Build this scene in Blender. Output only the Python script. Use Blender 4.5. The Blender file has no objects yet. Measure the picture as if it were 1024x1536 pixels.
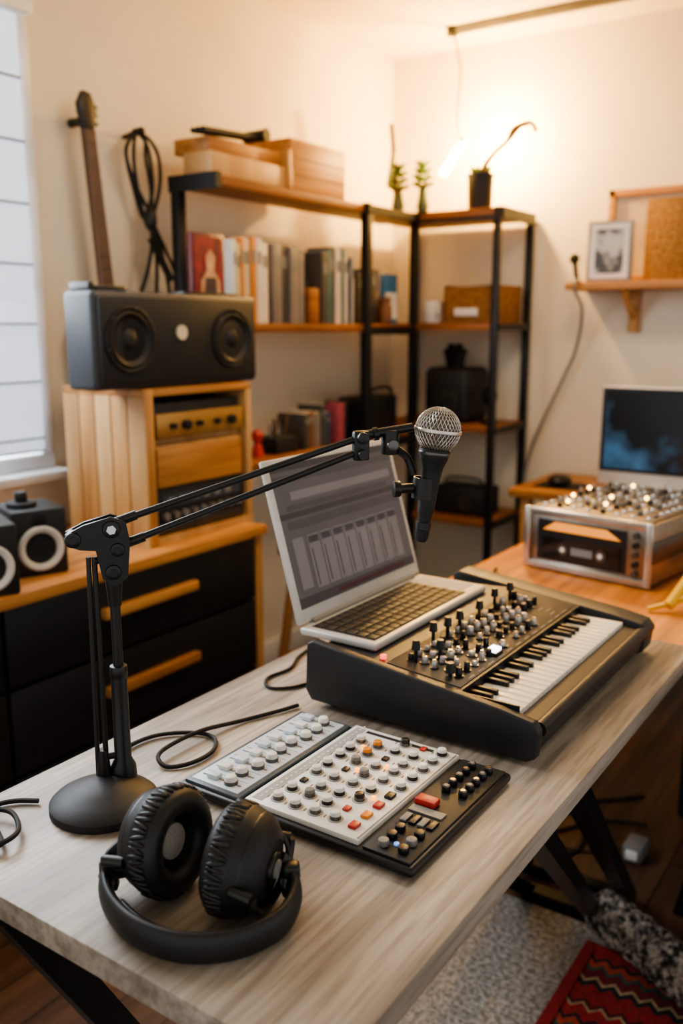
import bpy, bmesh, math, random
from mathutils import Vector, Matrix, Euler
random.seed(4)
V=Vector
D=bpy.data
sc=bpy.context.scene
# ------------------------------------------------------------ materials
def lin(c):
    if isinstance(c,str):
        c=c.lstrip('#'); c=[int(c[i:i+2],16)/255 for i in (0,2,4)]
        c=[x/12.92 if x<=.04045 else ((x+.055)/1.055)**2.4 for x in c]
    return (c[0],c[1],c[2],1)
def M(name,col,rough=.5,metal=0,col2=None,scale=8,stretch=(1,1,1),bump=0,detail=4,emis=0,ecol=None,lo=.35,hi=.65,trans=0,coat=0,bscale=None):
    m=D.materials.new(name); m.use_nodes=True; nt=m.node_tree; N=nt.nodes; L=nt.links
    b=N['Principled BSDF']
    b.inputs['Roughness'].default_value=rough; b.inputs['Metallic'].default_value=metal
    if trans: b.inputs['Transmission Weight'].default_value=trans
    if coat: b.inputs['Coat Weight'].default_value=coat; b.inputs['Coat Roughness'].default_value=.15
    tc=N.new('ShaderNodeTexCoord'); mp=N.new('ShaderNodeMapping'); L.new(tc.outputs['Object'],mp.inputs[0])
    mp.inputs['Scale'].default_value=stretch
    no=N.new('ShaderNodeTexNoise'); no.inputs['Scale'].default_value=scale; no.inputs['Detail'].default_value=detail
    L.new(mp.outputs[0],no.inputs['Vector'])
    cr=N.new('ShaderNodeValToRGB'); c1=lin(col)
    c2=lin(col2) if col2 else tuple([x*.82 for x in c1[:3]]+[1])
    cr.color_ramp.elements[0].position=lo; cr.color_ramp.elements[0].color=c2
    cr.color_ramp.elements[1].position=hi; cr.color_ramp.elements[1].color=c1
    L.new(no.outputs[0],cr.inputs[0]); L.new(cr.outputs[0],b.inputs['Base Color'])
    if bump:
        src=no
        if bscale:
            src=N.new('ShaderNodeTexNoise'); src.inputs['Scale'].default_value=bscale; src.inputs['Detail'].default_value=3
            L.new(mp.outputs[0],src.inputs['Vector'])
        bp=N.new('ShaderNodeBump'); bp.inputs['Strength'].default_value=bump; bp.inputs['Distance'].default_value=.01
        L.new(src.outputs[0],bp.inputs['Height']); L.new(bp.outputs[0],b.inputs['Normal'])
    if emis:
        b.inputs['Emission Color'].default_value=lin(ecol or col); b.inputs['Emission Strength'].default_value=emis
    return m
def wood(name,a,b,axis=0,rough=.5,scale=2.2,bump=.15,k=14):
    st=[k,k,k]; st[axis]=1
    return M(name,a,rough,0,b,scale,tuple(st),bump,8,lo=.3,hi=.68)
BLK=M('black_plastic','#131415',.38); MBLK=M('matte_black','#18191a',.55,bump=.03,scale=300)
RUB=M('black_rubber','#0f0f10',.7); LEA=M('black_leather','#171718',.42,bump=.12,scale=120); LES=M('smooth_leather','#181819',.5)
STE=M('black_steel','#1a1b1c',.4,.3); CHR=M('chrome','#c9c9c9',.18,1); SIL=M('silver','#c4beb6',.3,.85)
DCH=M('dark_chrome','#6a6866',.3,.9)
ALU=M('aluminium_light','#d8d5cf',.4,.25); WHT=M('white_plastic','#e6e3dc',.4); GRY=M('gray_plastic','#7b7a78',.5)
OAK=wood('oak_x','#c08a50','#8e5a2b',0); OAKY=wood('oak_y','#c08a50','#8e5a2b',1); OAKZ=wood('oak_z','#c89860','#9a6938',2)
PLY=wood('ply_z','#ccA470','#a67a4a',2,k=7,scale=1.6); ORW=wood('warm_table','#c87a26','#8f4f16',0,rough=.5)
SHW=wood('shelf_wood','#98602f','#683a18',0); SHWY=wood('shelf_wood_y','#a0632c','#6c3d18',1)
ORG=M('orange_cap','#e0872a',.4); RED=M('red_cap','#b8332a',.4); YEL=M('yellow_cap','#e6b428',.4)
# ------------------------------------------------------------ builder
class B:
    def __init__(s,name): s.name=name; s.bm=bmesh.new(); s.mats=[]
    def mi(s,m):
        if m not in s.mats: s.mats.append(m)
        return s.mats.index(m)
    def merge(s,tb,mat,X=None):
        if X is not None: tb.transform(X)
        k=s.mi(mat); vm={}
        for v in tb.verts: vm[v]=s.bm.verts.new(v.co)
        for f in tb.faces:
            try:
                nf=s.bm.faces.new([vm[v] for v in f.verts]); nf.material_index=k
            except ValueError: pass
        tb.free()
    def box(s,c,size,mat,bev=0,rot=None,seg=2):
        tb=bmesh.new(); bmesh.ops.create_cube(tb,size=1)
        tb.transform(Matrix.Diagonal((size[0],size[1],size[2],1)))
        if bev: bmesh.ops.bevel(tb,geom=tb.edges[:],offset=bev,segments=seg,affect='EDGES',profile=.5)
        X=Matrix.Translation(c)
        if rot is not None:
            if not isinstance(rot,Matrix): rot=Euler(rot).to_matrix().to_4x4()
            X=X@rot
        s.merge(tb,mat,X)
    def b2(s,lo,hi,mat,bev=0,seg=2):
        lo=V(lo);hi=V(hi); s.box((lo+hi)/2,[abs(a) for a in (hi-lo)],mat,bev,None,seg)
    def cyl(s,p1,p2,r,mat,r2=None,seg=20,bev=0):
        p1=V(p1);p2=V(p2); d=p2-p1; tb=bmesh.new()
        bmesh.ops.create_cone(tb,cap_ends=True,segments=seg,radius1=r,radius2=r if r2 is None else r2,depth=d.length)
        if bev: 
            es=[e for e in tb.edges if abs(e.verts[0].co.z-e.verts[1].co.z)<1e-6]
            bmesh.ops.bevel(tb,geom=es,offset=bev,segments=2,affect='EDGES',profile=.5)
        q=V((0,0,1)).rotation_difference(d.normalized()).to_matrix().to_4x4()
        s.merge(tb,mat,Matrix.Translation((p1+p2)/2)@q)
    def beam(s,p1,p2,w,h,mat,bev=0):
        p1=V(p1);p2=V(p2); d=p2-p1
        q=d.to_track_quat('X','Z').to_matrix().to_4x4()
        s.box((p1+p2)/2,(d.length,w,h),mat,bev,q)
    def sph(s,c,r,mat,scale=(1,1,1),rot=None,seg=20):
        tb=bmesh.new(); bmesh.ops.create_uvsphere(tb,u_segments=seg,v_segments=seg//2+2,radius=r)
        X=Matrix.Translation(c)
        if rot is not None: X=X@(rot if isinstance(rot,Matrix) else Euler(rot).to_matrix().to_4x4())
        s.merge(tb,mat,X@Matrix.Diagonal((*scale,1)))
    def lathe(s,prof,base,axis,mat,seg=32):
        q=V((0,0,1)).rotation_difference(V(axis).normalized()).to_matrix().to_4x4()
        tb=bmesh.new(); rings=[]
        for r,z in prof:
            if r<1e-6: rings.append([tb.verts.new((0,0,z))])
            else: rings.append([tb.verts.new((r*math.cos(2*math.pi*i/seg),r*math.sin(2*math.pi*i/seg),z)) for i in range(seg)])
        for a,b in zip(rings,rings[1:]):
            for i in range(seg):
                j=(i+1)%seg
                if len(a)==1 and len(b)==1: continue
                if len(a)==1: tb.faces.new((a[0],b[i],b[j]))
                elif len(b)==1: tb.faces.new((a[i],a[j],b[0]))
                else: tb.faces.new((a[i],a[j],b[j],b[i]))
        bmesh.ops.recalc_face_normals(tb,faces=tb.faces[:])
        s.merge(tb,mat,Matrix.Translation(base)@q)
    def tube(s,pts,r,mat,rz=None,seg=8,res=6,closed=False,cap=True):
        pts=[V(p) for p in pts]
        if res>1: pts=smooth(pts,res,closed)
        n=len(pts); tb=bmesh.new(); rings=[]; prev=None
        for i,p in enumerate(pts):
            if closed: t=pts[(i+1)%n]-pts[i-1]
            else: t=pts[min(i+1,n-1)]-pts[max(i-1,0)]
            t.normalize()
            if rz is not None: side=t.cross(V((0,0,1))).normalized()
            else:
                if prev is None:
                    side=t.cross(V((0,0,1)))
                    if side.length<.1: side=t.cross(V((0,1,0)))
                    side.normalize()
                else:
                    side=prev-t*prev.dot(t); side.normalize()
            prev=side; up=side.cross(t)
            rr=r[min(i,len(r)-1)] if isinstance(r,list) else (r(i/(n-1)) if callable(r) else r)
            ru=rz if rz is not None else rr
            rings.append([tb.verts.new(p+side*rr*math.cos(2*math.pi*k/seg)+up*ru*math.sin(2*math.pi*k/seg)) for k in range(seg)])
        m=n if closed else n-1
        for i in range(m):
            a=rings[i];b=rings[(i+1)%n]
            for k in range(seg):
                l=(k+1)%seg; tb.faces.new((a[k],a[l],b[l],b[k]))
        if cap and not closed: tb.faces.new(rings[0]); tb.faces.new(rings[-1])
        bmesh.ops.recalc_face_normals(tb,faces=tb.faces[:])
        s.merge(tb,mat)
    def prism(s,poly,lo,hi,mat,axis='X',bev=0):
        tb=bmesh.new()
        def P(a,b,t): return (t,a,b) if axis=='X' else ((a,t,b) if axis=='Y' else (a,b,t))
        A=[tb.verts.new(P(a,b,lo)) for a,b in poly]; C=[tb.verts.new(P(a,b,hi)) for a,b in poly]
        n=len(poly); tb.faces.new(A); tb.faces.new(C)
        for i in range(n): tb.faces.new((A[i],A[(i+1)%n],C[(i+1)%n],C[i]))
        bmesh.ops.recalc_face_normals(tb,faces=tb.faces[:])
        if bev: bmesh.ops.bevel(tb,geom=tb.edges[:],offset=bev,segments=3,affect='EDGES',profile=.5)
        s.merge(tb,mat)
    def fin(s,ang=35,rotz=0):
        xs=[v.co for v in s.bm.verts]
        lo=V([min(c[i] for c in xs) for i in range(3)]);hi=V([max(c[i] for c in xs) for i in range(3)])
        c=(lo+hi)/2; c.z=lo.z
        bmesh.ops.translate(s.bm,verts=s.bm.verts[:],vec=-c)
        me=D.meshes.new(s.name); s.bm.to_mesh(me); s.bm.free()
        for m in s.mats: me.materials.append(m)
        for p in me.polygons: p.use_smooth=True
        me.set_sharp_from_angle(angle=math.radians(ang))
        o=D.objects.new(s.name,me); sc.collection.objects.link(o); o.location=c; o.rotation_euler.z=rotz
        return o
def smooth(p,res,closed=False):
    out=[];n=len(p)
    rng=range(n) if closed else range(n-1)
    for i in rng:
        g=lambda k: p[k%n] if closed else p[max(0,min(n-1,k))]
        a,b,c,d=g(i-1),g(i),g(i+1),g(i+2)
        for k in range(res):
            t=k/res
            out.append(.5*((2*b)+(c-a)*t+(2*a-5*b+4*c-d)*t*t+(3*b-a-3*c+d)*t**3))
    if not closed: out.append(p[-1].copy())
    return out
# ------------------------------------------------------------ room
WY=2.13; WX=3.53; CZ=2.4
wallm=M('wall_paint','#e3d9c5',.85,scale=3,col2='#ddd2bd',bump=.05,bscale=120)
ceilm=M('ceiling_paint','#ebdfc6',.9,scale=2,col2='#e7dac0')
def floor_mat():
    m=M('floor_planks','#5a4030',.45,0,'#37261a',1.6,(1,14,14),.1,8); nt=m.node_tree;N=nt.nodes;L=nt.links
    br=N.new('ShaderNodeTexBrick'); tc=[n for n in N if n.type=='TEX_COORD'][0]
    L.new(tc.outputs['Object'],br.inputs['Vector']); br.inputs['Scale'].default_value=1
    br.inputs['Brick Width'].default_value=1.1; br.inputs['Row Height'].default_value=.11; br.inputs['Mortar Size'].default_value=.0025
    br.inputs['Color1'].default_value=(1,1,1,1);br.inputs['Color2'].default_value=(.7,.68,.66,1);br.inputs['Mortar'].default_value=(.15,.1,.08,1)
    mx=N.new('ShaderNodeMix'); mx.data_type='RGBA'; mx.blend_type='MULTIPLY'; mx.inputs[0].default_value=1
    cr=[n for n in N if n.type=='VALTORGB'][0]; b=N['Principled BSDF']
    L.new(cr.outputs[0],mx.inputs[6]); L.new(br.outputs[0],mx.inputs[7]); L.new(mx.outputs[2],b.inputs['Base Color'])
    return m
o=B('floor'); o.b2((-1.6,-2.2,-.05),(WX+.1,WY+.1,0),floor_mat()); o.fin()
o=B('ceiling'); o.b2((-1.6,-2.2,CZ),(WX+.1,WY+.1,CZ+.05),ceilm); o.fin()
wx0,wx1,wz0,wz1=.30,1.61,.95,2.12
o=B('wall_left')
o.b2((-1.6,WY,0),(wx0,WY+.1,CZ),wallm); o.b2((wx1,WY,0),(WX+.1,WY+.1,CZ),wallm)
o.b2((wx0,WY,0),(wx1,WY+.1,wz0),wallm); o.b2((wx0,WY,wz1),(wx1,WY+.1,CZ),wallm); o.fin()
o=B('wall_right'); o.b2((WX,-2.2,0),(WX+.1,WY,CZ),wallm); o.fin()
o=B('baseboard_left'); o.b2((-1.6,WY-.015,0),(WX,WY,.09),WHT,.003); o.fin()
o=B('baseboard_right'); o.b2((WX-.015,-2.2,0),(WX,WY-.015,.09),WHT,.003); o.fin()
winm=M('window_frame_white','#e9e9ea',.4)
o=B('window_1')
for a,b in (((wx0-.04,WY-.02,wz0-.05),(wx1+.04,WY+.02,wz0)),((wx0-.04,WY-.02,wz1),(wx1+.04,WY+.02,wz1+.05)),
            ((wx0-.04,WY-.02,wz0),(wx0,WY+.02,wz1)),((wx1,WY-.02,wz0),(wx1+.04,WY+.02,wz1)),(((wx0+wx1)/2-.03,WY+.05,wz0),((wx0+wx1)/2+.03,WY+.09,wz1))): o.b2(a,b,winm,.004)
o.b2((wx0-.06,WY-.08,wz0-.07),(wx1+.06,WY,wz0-.045),winm,.004)
glow=M('bright_daylight_glass','#dfe9f2',.2,emis=2.2,ecol='#dbe8f6'); o.b2((wx0,WY+.06,wz0),(wx1,WY+.07,wz1),glow); o.fin()
blm=M('glowing_shade_cloth','#dde3ea',.9,emis=.65,ecol='#cddff6',bump=.1,scale=60)  # emission stands in for daylight coming through the cloth
o=B('roman_shade')
o.b2((wx0-.03,WY-.075,wz1-.04),(wx1+.02,WY-.025,wz1+.03),winm,.006)
z=wz1-.04
while z>wz0+.02:
    z2=max(z-.155,wz0+.01); o.b2((wx0+.01,WY-.04,z2+.004),(wx1-.01,WY-.034,z),blm); o.b2((wx0+.01,WY-.046,z2),(wx1-.01,WY-.030,z2+.005),GRY); z=z2
o.fin()
# ------------------------------------------------------------ rugs
o=B('gray_carpet'); car=M('gray_carpet_pile','#a89f95',1,0,'#716a61',90,bump=1,detail=6); o.b2((.93,-1.2,0),(1.76,.80,.012),car,.004); o.fin()
def rug_mat():
    m=M('red_woven_rug','#a11e1c',.95,0,'#7c1214',60,bump=.8); nt=m.node_tree;N=nt.nodes;L=nt.links
    tc=[n for n in N if n.type=='TEX_COORD'][0]; sp=N.new('ShaderNodeSeparateXYZ'); L.new(tc.outputs['Object'],sp.inputs[0])
    pp=N.new('ShaderNodeMath');pp.operation='PINGPONG';pp.inputs[1].default_value=.018; L.new(sp.outputs['Y'],pp.inputs[0])
    ad=N.new('ShaderNodeMath');ad.operation='ADD'; L.new(sp.outputs['X'],ad.inputs[0]);L.new(pp.outputs[0],ad.inputs[1])
    mu=N.new('ShaderNodeMath');mu.operation='MULTIPLY';mu.inputs[1].default_value=5.5;L.new(ad.outputs[0],mu.inputs[0])
    fr=N.new('ShaderNodeMath');fr.operation='FRACT';L.new(mu.outputs[0],fr.inputs[0])
    cr=N.new('ShaderNodeValToRGB'); cr.color_ramp.interpolation='CONSTANT'; e=cr.color_ramp.elements
    e[0].position=0;e[0].color=lin('#a3201d'); e[1].position=.25;e[1].color=lin('#241a18')
    for p,c in ((.33,'#c9a77a'),(.38,'#7a1517'),(.52,'#2f5a50'),(.58,'#c04a2a'),(.68,'#241a18'),(.74,'#b02622'),(.9,'#c9a77a'),(.94,'#5b1113')):
        x=e.new(p);x.color=lin(c)
    L.new(fr.outputs[0],cr.inputs[0])
    mx=N.new('ShaderNodeMix');mx.data_type='RGBA';mx.blend_type='MULTIPLY';mx.inputs[0].default_value=.85
    no=N.new('ShaderNodeTexNoise');no.inputs['Scale'].default_value=110;L.new(tc.outputs['Object'],no.inputs['Vector'])
    L.new(cr.outputs[0],mx.inputs[6]);L.new(no.outputs[0],mx.inputs[7]);L.new(mx.outputs[2],N['Principled BSDF'].inputs['Base Color'])
    return m
o=B('patterned_rug'); rm=rug_mat(); o.b2((1.0,-.6,.0125),(1.69,.52,.022),rm,.003)
rb=M('rug_border_red','#8c1b19',.95,bump=.8,scale=200)
o.b2((1.0,.495,.0225),(1.69,.518,.026),rb,.001)
o.b2((1.67,-.6,.0225),(1.688,.495,.026),rb,.001); o.fin()
o=B('knitted_bolster'); kn=M('gray_knit','#9a8f83',1,0,'#231f1c',55,bump=1,lo=.40,hi=.62)
pth=smooth([V((1.725,.505,.082)),V((1.695,.445,.083)),V((1.628,.328,.084)),V((1.55,.20,.084)),V((1.49,.05,.084))],10)
o.tube(pth,lambda t:.043*min(1,.55+t*8),kn,seg=18,res=1)
for i in range(1,len(pth)-1):
    t=(pth[min(i+1,len(pth)-1)]-pth[i-1]).normalized(); s_=t.cross(V((0,0,1))).normalized(); u=s_.cross(t)
    for h in range(10):
        a=h*2*math.pi/10+i*.314; q=(t+ (u*math.cos(a)-s_*math.sin(a))*(.8 if h%2 else -.8)).normalized()
        rr=.042*min(1,.55+i/(len(pth)-1)*8)
        o.sph(pth[i]+(s_*math.cos(a)+u*math.sin(a))*rr,.008,kn,(1.9,1,1),V((1,0,0)).rotation_difference(q).to_matrix().to_4x4(),seg=6)
o.fin()
# ------------------------------------------------------------ main desk
DK=.75
def desk_mat():
    m=M('gray_washed_wood','#b9ada0',.42,0,'#887d71',1.5,(1,11,11),.10,10); nt=m.node_tree;N=nt.nodes;L=nt.links
    tc=[n for n in N if n.type=='TEX_COORD'][0]
    mp=N.new('ShaderNodeMapping');mp.inputs['Scale'].default_value=(6,90,90);L.new(tc.outputs['Object'],mp.inputs[0])
    no=N.new('ShaderNodeTexNoise');no.inputs['Scale'].default_value=1.5;no.inputs['Detail'].default_value=6;L.new(mp.outputs[0],no.inputs['Vector'])
    r2=N.new('ShaderNodeValToRGB');r2.color_ramp.elements[0].position=.38;r2.color_ramp.elements[0].color=(.60,.57,.53,1);r2.color_ramp.elements[1].position=.58
    L.new(no.outputs[0],r2.inputs[0])
    mx=N.new('ShaderNodeMix');mx.data_type='RGBA';mx.blend_type='MULTIPLY';mx.inputs[0].default_value=.75
    cr=[n for n in N if n.type=='VALTORGB'][0]
    L.new(cr.outputs[0],mx.inputs[6]);L.new(r2.outputs[0],mx.inputs[7]);L.new(mx.outputs[2],N['Principled BSDF'].inputs['Base Color'])
    return m
dm=desk_mat()
o=B('studio_desk'); o.b2((.466,.33,.722),(1.585,.90,DK),dm,.002)
for y,s in ((.38,1),(.85,-1)):
    o.beam((.50,y,.706),(1.52,y,.706),.03,.03,STE)
    o.beam((.52,y,.70),(.90,y,.015),.03,.04,STE)
    o.beam((.97,y,.70),(1.79,y+.155*s,.018),.032,.032,STE); o.beam((1.11,y,.70),(1.89,y+.11*s,.018),.032,.032,STE)
o.beam((.56,.40,.70),(.56,.82,.70),.03,.03,STE); o.beam((1.48,.40,.70),(1.48,.82,.70),.03,.03,STE)
o.b2((.885,.37,.0),(.915,.86,.03),STE); o.b2((1.775,.53,.0),(1.805,.70,.03),STE); o.b2((1.875,.48,0),(1.905,.75,.03),STE)
o.fin()
o=B('wooden_worktable'); o.b2((1.60,-.55,.70),(2.62,.925,.73),ORW,.003)
o.beam((1.94,.26,.69),(1.94,.38,.0),.05,.035,STE)
for p in ((2.55,.85),(2.55,-.45),(1.90,-.45),(1.98,.86)): o.b2((p[0]-.025,p[1]-.025,0),(p[0]+.025,p[1]+.025,.70),STE)
o.b2((1.66,-.5,.655),(2.58,-.47,.70),STE); o.b2((1.66,.84,.655),(2.58,.87,.70),STE); o.fin()
o=B('black_subwoofer'); o.b2((2.35,.02,.0),(2.75,.50,.42),MBLK,.01); o.lathe([(0,0.0),(.1,.004),(.13,.02),(.15,.022),(.155,0)],(2.35,.26,.21),(-1,0,0),BLK); o.fin()
o=B('storage_cabinet'); o.b2((2.10,-.42,.0),(2.48,-.02,.62),M('charcoal_cabinet','#2c2d30',.5),.006)
for k in range(3): o.b2((2.09,-.41,.02+k*.2),(2.102,-.03,.21+k*.2),MBLK,.003); o.b2((2.08,-.27,.15+k*.2),(2.092,-.17,.16+k*.2),GRY,.002)
o.fin()
o=B('power_adapter'); o.b2((2.06,.51,0),(2.13,.56,.045),GRY,.008); o.b2((2.055,.52,.01),(2.06,.55,.035),WHT,.004); o.tube([(2.07,.56,.03),(2.05,.62,.006),(2.02,.7,.006),(1.95,.9,.006)],.003,RUB); o.fin()
o=B('floor_cables')
o.tube([(1.80,1.0,.006),(1.86,.90,.006),(1.95,.80,.006),(2.1,.84,.006),(2.2,.72,.006),(2.05,.66,.006),(1.96,.72,.006),(1.92,.84,.006)],.005,RUB)
o.tube([(1.9,.95,.006),(2.0,.92,.006),(2.15,.9,.006),(2.3,.7,.006),(2.4,.6,.006)],.005,RUB)
o.tube([(1.82,1.05,.006),(1.92,.92,.006),(2.06,.76,.006),(2.2,.66,.006),(2.25,.55,.006)],.004,RUB); o.fin()
# ------------------------------------------------------------ headphones
o=B('headphones')
foam=M('speaker_cloth_gray','#a3a19e',.8,bump=.2,scale=400)
def cup(c,n,R):
    c=V(c);n=V(n).normalized()
    q=V((0,0,1)).rotation_difference(n)
    prof=[(R*.46,.004)]
    for k in range(17):
        a=math.pi*(1-k/16); prof.append((R*.72+R*.25*math.cos(a),.006+.015*math.sin(a)))
    prof+=[(R,.004),(R*.97,-.008)]
    o.lathe(prof,c,n,LES,56)
    for k in range(58):
        a=2*math.pi*k/58; rr=R*(.975+.008*math.sin(k*2.3)); p=q@V((rr*math.cos(a),rr*math.sin(a),.003))
        o.sph(c+p,.0033,LEA,(.8,.80,3.0),(q.to_matrix().to_4x4()@Matrix.Rotation(a+math.pi/2,4,'Z')@Matrix.Rotation(.25*math.sin(k*1.7),4,'Y')),seg=8)
    o.lathe([(R*.47,.006),(R*.42,-.002),(R*.38,.000),(.0,.002)],c,n,RUB,40)
    o.lathe([(R*.33,.001),(R*.32,.006),(R*.1,.0085),(0,.009)],c,n,foam,40)
    o.lathe([(R*.97,-.008),(R*.93,-.014),(R*.90,-.018),(R*.84,-.026),(R*.66,-.034),(R*.5,-.037),(R*.46,-.035),(R*.2,-.036),(0,-.036)],c,n,MBLK,48)
    o.lathe([(R*.90,-.016),(R*.905,-.0185),(R*.88,-.0205)],c,n,BLK,48)
cL=V((.569,.592,.8045)); nL=V((.10,-1,.10)); cup(cL,nL,.054)
cR=V((.585,.518,.803)); nR=V((-.30,.93,.10)); cup(cR,nR,.053)
band=[(.529,.634,.776),(.511,.620,.771),(.496,.590,.768),(.488,.550,.768),(.496,.506,.768),(.524,.471,.768),(.566,.454,.769),(.601,.462,.773),(.615,.477,.780)]
o.tube(band,.0072,LES,rz=.0155,seg=24,res=8)
o.tube([V(b)+V((.006,0,0)) for b in band[2:6]],.006,LEA,rz=.011,seg=12,res=6)
def yoke(pts,c,n,R):
    n=V(n).normalized(); out=c-n*.026
    o.tube(pts,.0055,BLK,rz=.010,seg=10,res=5)
    side=n.cross(V((0,0,1))).normalized()
    arc=[out-n*.010+(V((0,0,1))*math.cos(math.radians(-90+15*k))*R*.62*-1+side*math.sin(math.radians(-90+15*k))*R*.98) for k in range(13)]
    o.tube(arc,.0045,BLK,seg=8,res=2)
    for s_ in (-1,1): o.cyl(out-n*.010+side*R*.98*s_,out+n*.012+side*R*.90*s_,.006,BLK)
    o.cyl(out-n*.014,out-n*.004,.016,BLK,bev=.002); o.cyl(out-n*.016,out-n*.013,.009,GRY)
yoke([(.529,.634,.776),(.536,.640,.784),(.550,.632,.796)],cL,nL,.054)
yoke([(.615,.477,.780),(.619,.483,.787),(.610,.488,.798)],cR,nR,.053)
for p in (V((.528,.634,.775)),V((.615,.477,.780))):
    o.box(p,(.016,.018,.034),BLK,.004,(0,0,.7)); o.cyl(p+V((-.010,0,0)),p+V((.010,0,0)),.005,GRY)
o.tube([(.620,.482,.792),(.628,.492,.806),(.624,.508,.826),(.612,.516,.842)],.0024,BLK)
o.fin(50)
# ------------------------------------------------------------ boom stand
o=B('microphone_boom_stand')
bc=V((.640,.770,DK)); 
o.lathe([(0,0),(.060,0),(.062,.002),(.062,.010),(.058,.014),(.045,.020),(.03,.026),(.018,.030),(0,.031)],bc,(0,0,1),MBLK,56)
px,py=.677,.776
o.lathe([(.0,.02),(.016,.014),(.015,.035),(.010,.045),(.0095,.15)],(px,py,DK),(0,0,1),BLK,24)
o.cyl((px,py,DK+.04),(px,py,.902),.0088,BLK); o.cyl((px,py,.897),(px,py,.912),.0104,BLK,bev=.002); o.cyl((px,py,.91),(px,py,1.065),.0060,BLK)
o.cyl((px,py,.985),(px,py,1.03),.0075,BLK,r2=.011)
rx,ry=.660,.786
o.cyl((rx,ry,DK+.028),(rx-.001,ry,1.045),.0032,BLK); o.cyl((rx-.008,ry+.006,DK+.024),(rx-.006,ry+.004,1.045),.0028,BLK)
o.cyl((rx-.003,ry+.002,DK+.018),(rx-.003,ry+.002,DK+.06),.010,BLK,r2=.006); 
for z in (1.04,.80): o.cyl((rx,ry,z),(px,py,z),.004,BLK)
ad=(V((.904,.583,1.168))-V((.684,.773,1.075))).normalized(); sd=ad.cross(V((0,0,1))).normalized()
J=V((px,py,1.065))
pl=[(-.050,-.004),(-.050,.008),(-.03,.018),(.0,.026),(.016,.020),(.020,-.004),(.016,-.045),(.002,-.055),(-.012,-.045),(-.018,-.012),(-.035,-.010)]
hd=V((ad.x,ad.y,0)).normalized(); hs=hd.cross(V((0,0,1)))
for off in (-.009,.009):
    tb=bmesh.new(); f1=[tb.verts.new(J+hd*a+V((0,0,b))+hs*(off-.002)) for a,b in pl]; f2=[tb.verts.new(J+hd*a+V((0,0,b))+hs*(off+.002)) for a,b in pl]
    tb.faces.new(f1);tb.faces.new(f2)
    for i in range(len(pl)): tb.faces.new((f1[i],f1[(i+1)%len(pl)],f2[(i+1)%len(pl)],f2[i]))
    bmesh.ops.recalc_face_normals(tb,faces=tb.faces[:]); o.merge(tb,BLK)
for a,b,r,cm in ((-.042,.002,.009,BLK),(0,.012,.010,CHR),(.006,-.012,.008,BLK),(0,-.038,.009,BLK)):
    p=J+hd*a+V((0,0,b)); o.cyl(p-hs*.014,p+hs*.014,r,BLK,bev=.002)
    for s_ in (-1,1): o.cyl(p+hs*.014*s_,p+hs*.0155*s_,r*.55,cm,seg=6)
U1=J+V((0,0,.016)); U2=V((.904,.583,1.171)); L1=J+hd*.008-V((0,0,.010)); L2=V((.899,.588,1.152))
o.cyl(U1,U2,.0040,BLK); o.cyl(L1,L2,.0040,BLK)
o.cyl(U1,U1+ad*.03,.0056,BLK); o.cyl(L1,L1+ad*.03,.0056,BLK)
E=V((.902,.585,1.160)); 
o.box(E,(.020,.012,.036),BLK,.003,(0,0,math.atan2(ad.y,ad.x))); o.cyl(E+sd*-.014+V((0,0,.010)),E+sd*.014+V((0,0,.010)),.007,BLK,bev=.001); o.cyl(E+sd*-.014-V((0,0,.010)),E+sd*.014-V((0,0,.010)),.006,BLK)
o.cyl(E+V((0,0,.012)),V((.952,.543,1.180)),.0055,BLK); o.cyl(E+V((.012,-.01,.013)),E+V((.016,-.014,.014)),.008,BLK)
K=V((.932,.562,1.160))
o.cyl(K+V((0,0,.018)),K-V((0,0,.012)),.011,BLK,bev=.002); o.cyl(K-hs*.013,K+hs*.013,.007,DCH,bev=.001)
o.tube([K,(.942,.556,1.152),(.950,.548,1.142),(.955,.542,1.122)],.005,BLK)
o.lathe([(.0118,0),(.0138,0),(.0138,.026),(.0118,.026),(.0118,0)],(.9610,.5325,1.092),(.06,-.07,1),BLK,24); o.cyl((.953,.542,1.105),(.936,.556,1.105),.006,BLK); o.cyl((.940,.552,1.105),(.934,.558,1.105),.010,BLK,bev=.001)
o.fin(40)
o=B('dynamic_microphone')
mc=V((.973,.519,1.176)); R=.0278
gr=M('grille_silver','#d8cfc4',.28,.85); dk=M('grille_inner','#6b645c',.7)
ax=V((-.09,.10,-1)).normalized(); q=V((0,0,-1)).rotation_difference(ax).to_matrix().to_4x4()
o.sph(mc,R*.965,dk,(1,1,1.02),seg=28)
for s_ in (-1,1):
    for k in range(34):
        pts=[]
        for j in range(15):
            ph=math.radians(-80+j*160/14*1.0); a=2*math.pi*k/34+s_*j*.10
            pts.append(mc+(q.to_3x3()@V((R*math.cos(ph)*math.cos(a),R*math.cos(ph)*math.sin(a),R*1.03*math.sin(ph)))))
        o.tube(pts,.0005,gr,seg=4,res=1)
o.lathe([(R*.99,-.0022),(R*1.045,-.002),(R*1.06,0),(R*1.045,.002),(R*.99,.0022)],mc,-ax,gr,48)
o.lathe([(0,.0235),(.019,.0235),(.0195,.028),(.017,.036),(.0135,.046),(.0122,.056),(.0114,.070),(.0108,.090),(.0098,.105),(.0085,.110),(.0085,.134),(.006,.140),(.0,.141)],mc,ax,MBLK,32)
o.lathe([(.0198,.0262),(.0203,.028),(.0190,.031)],mc,ax,DCH,32)
o.lathe([(.0085,.114),(.0098,.115),(.0098,.124),(.0085,.125)],mc,ax,BLK,24)
o.fin(40)
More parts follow.
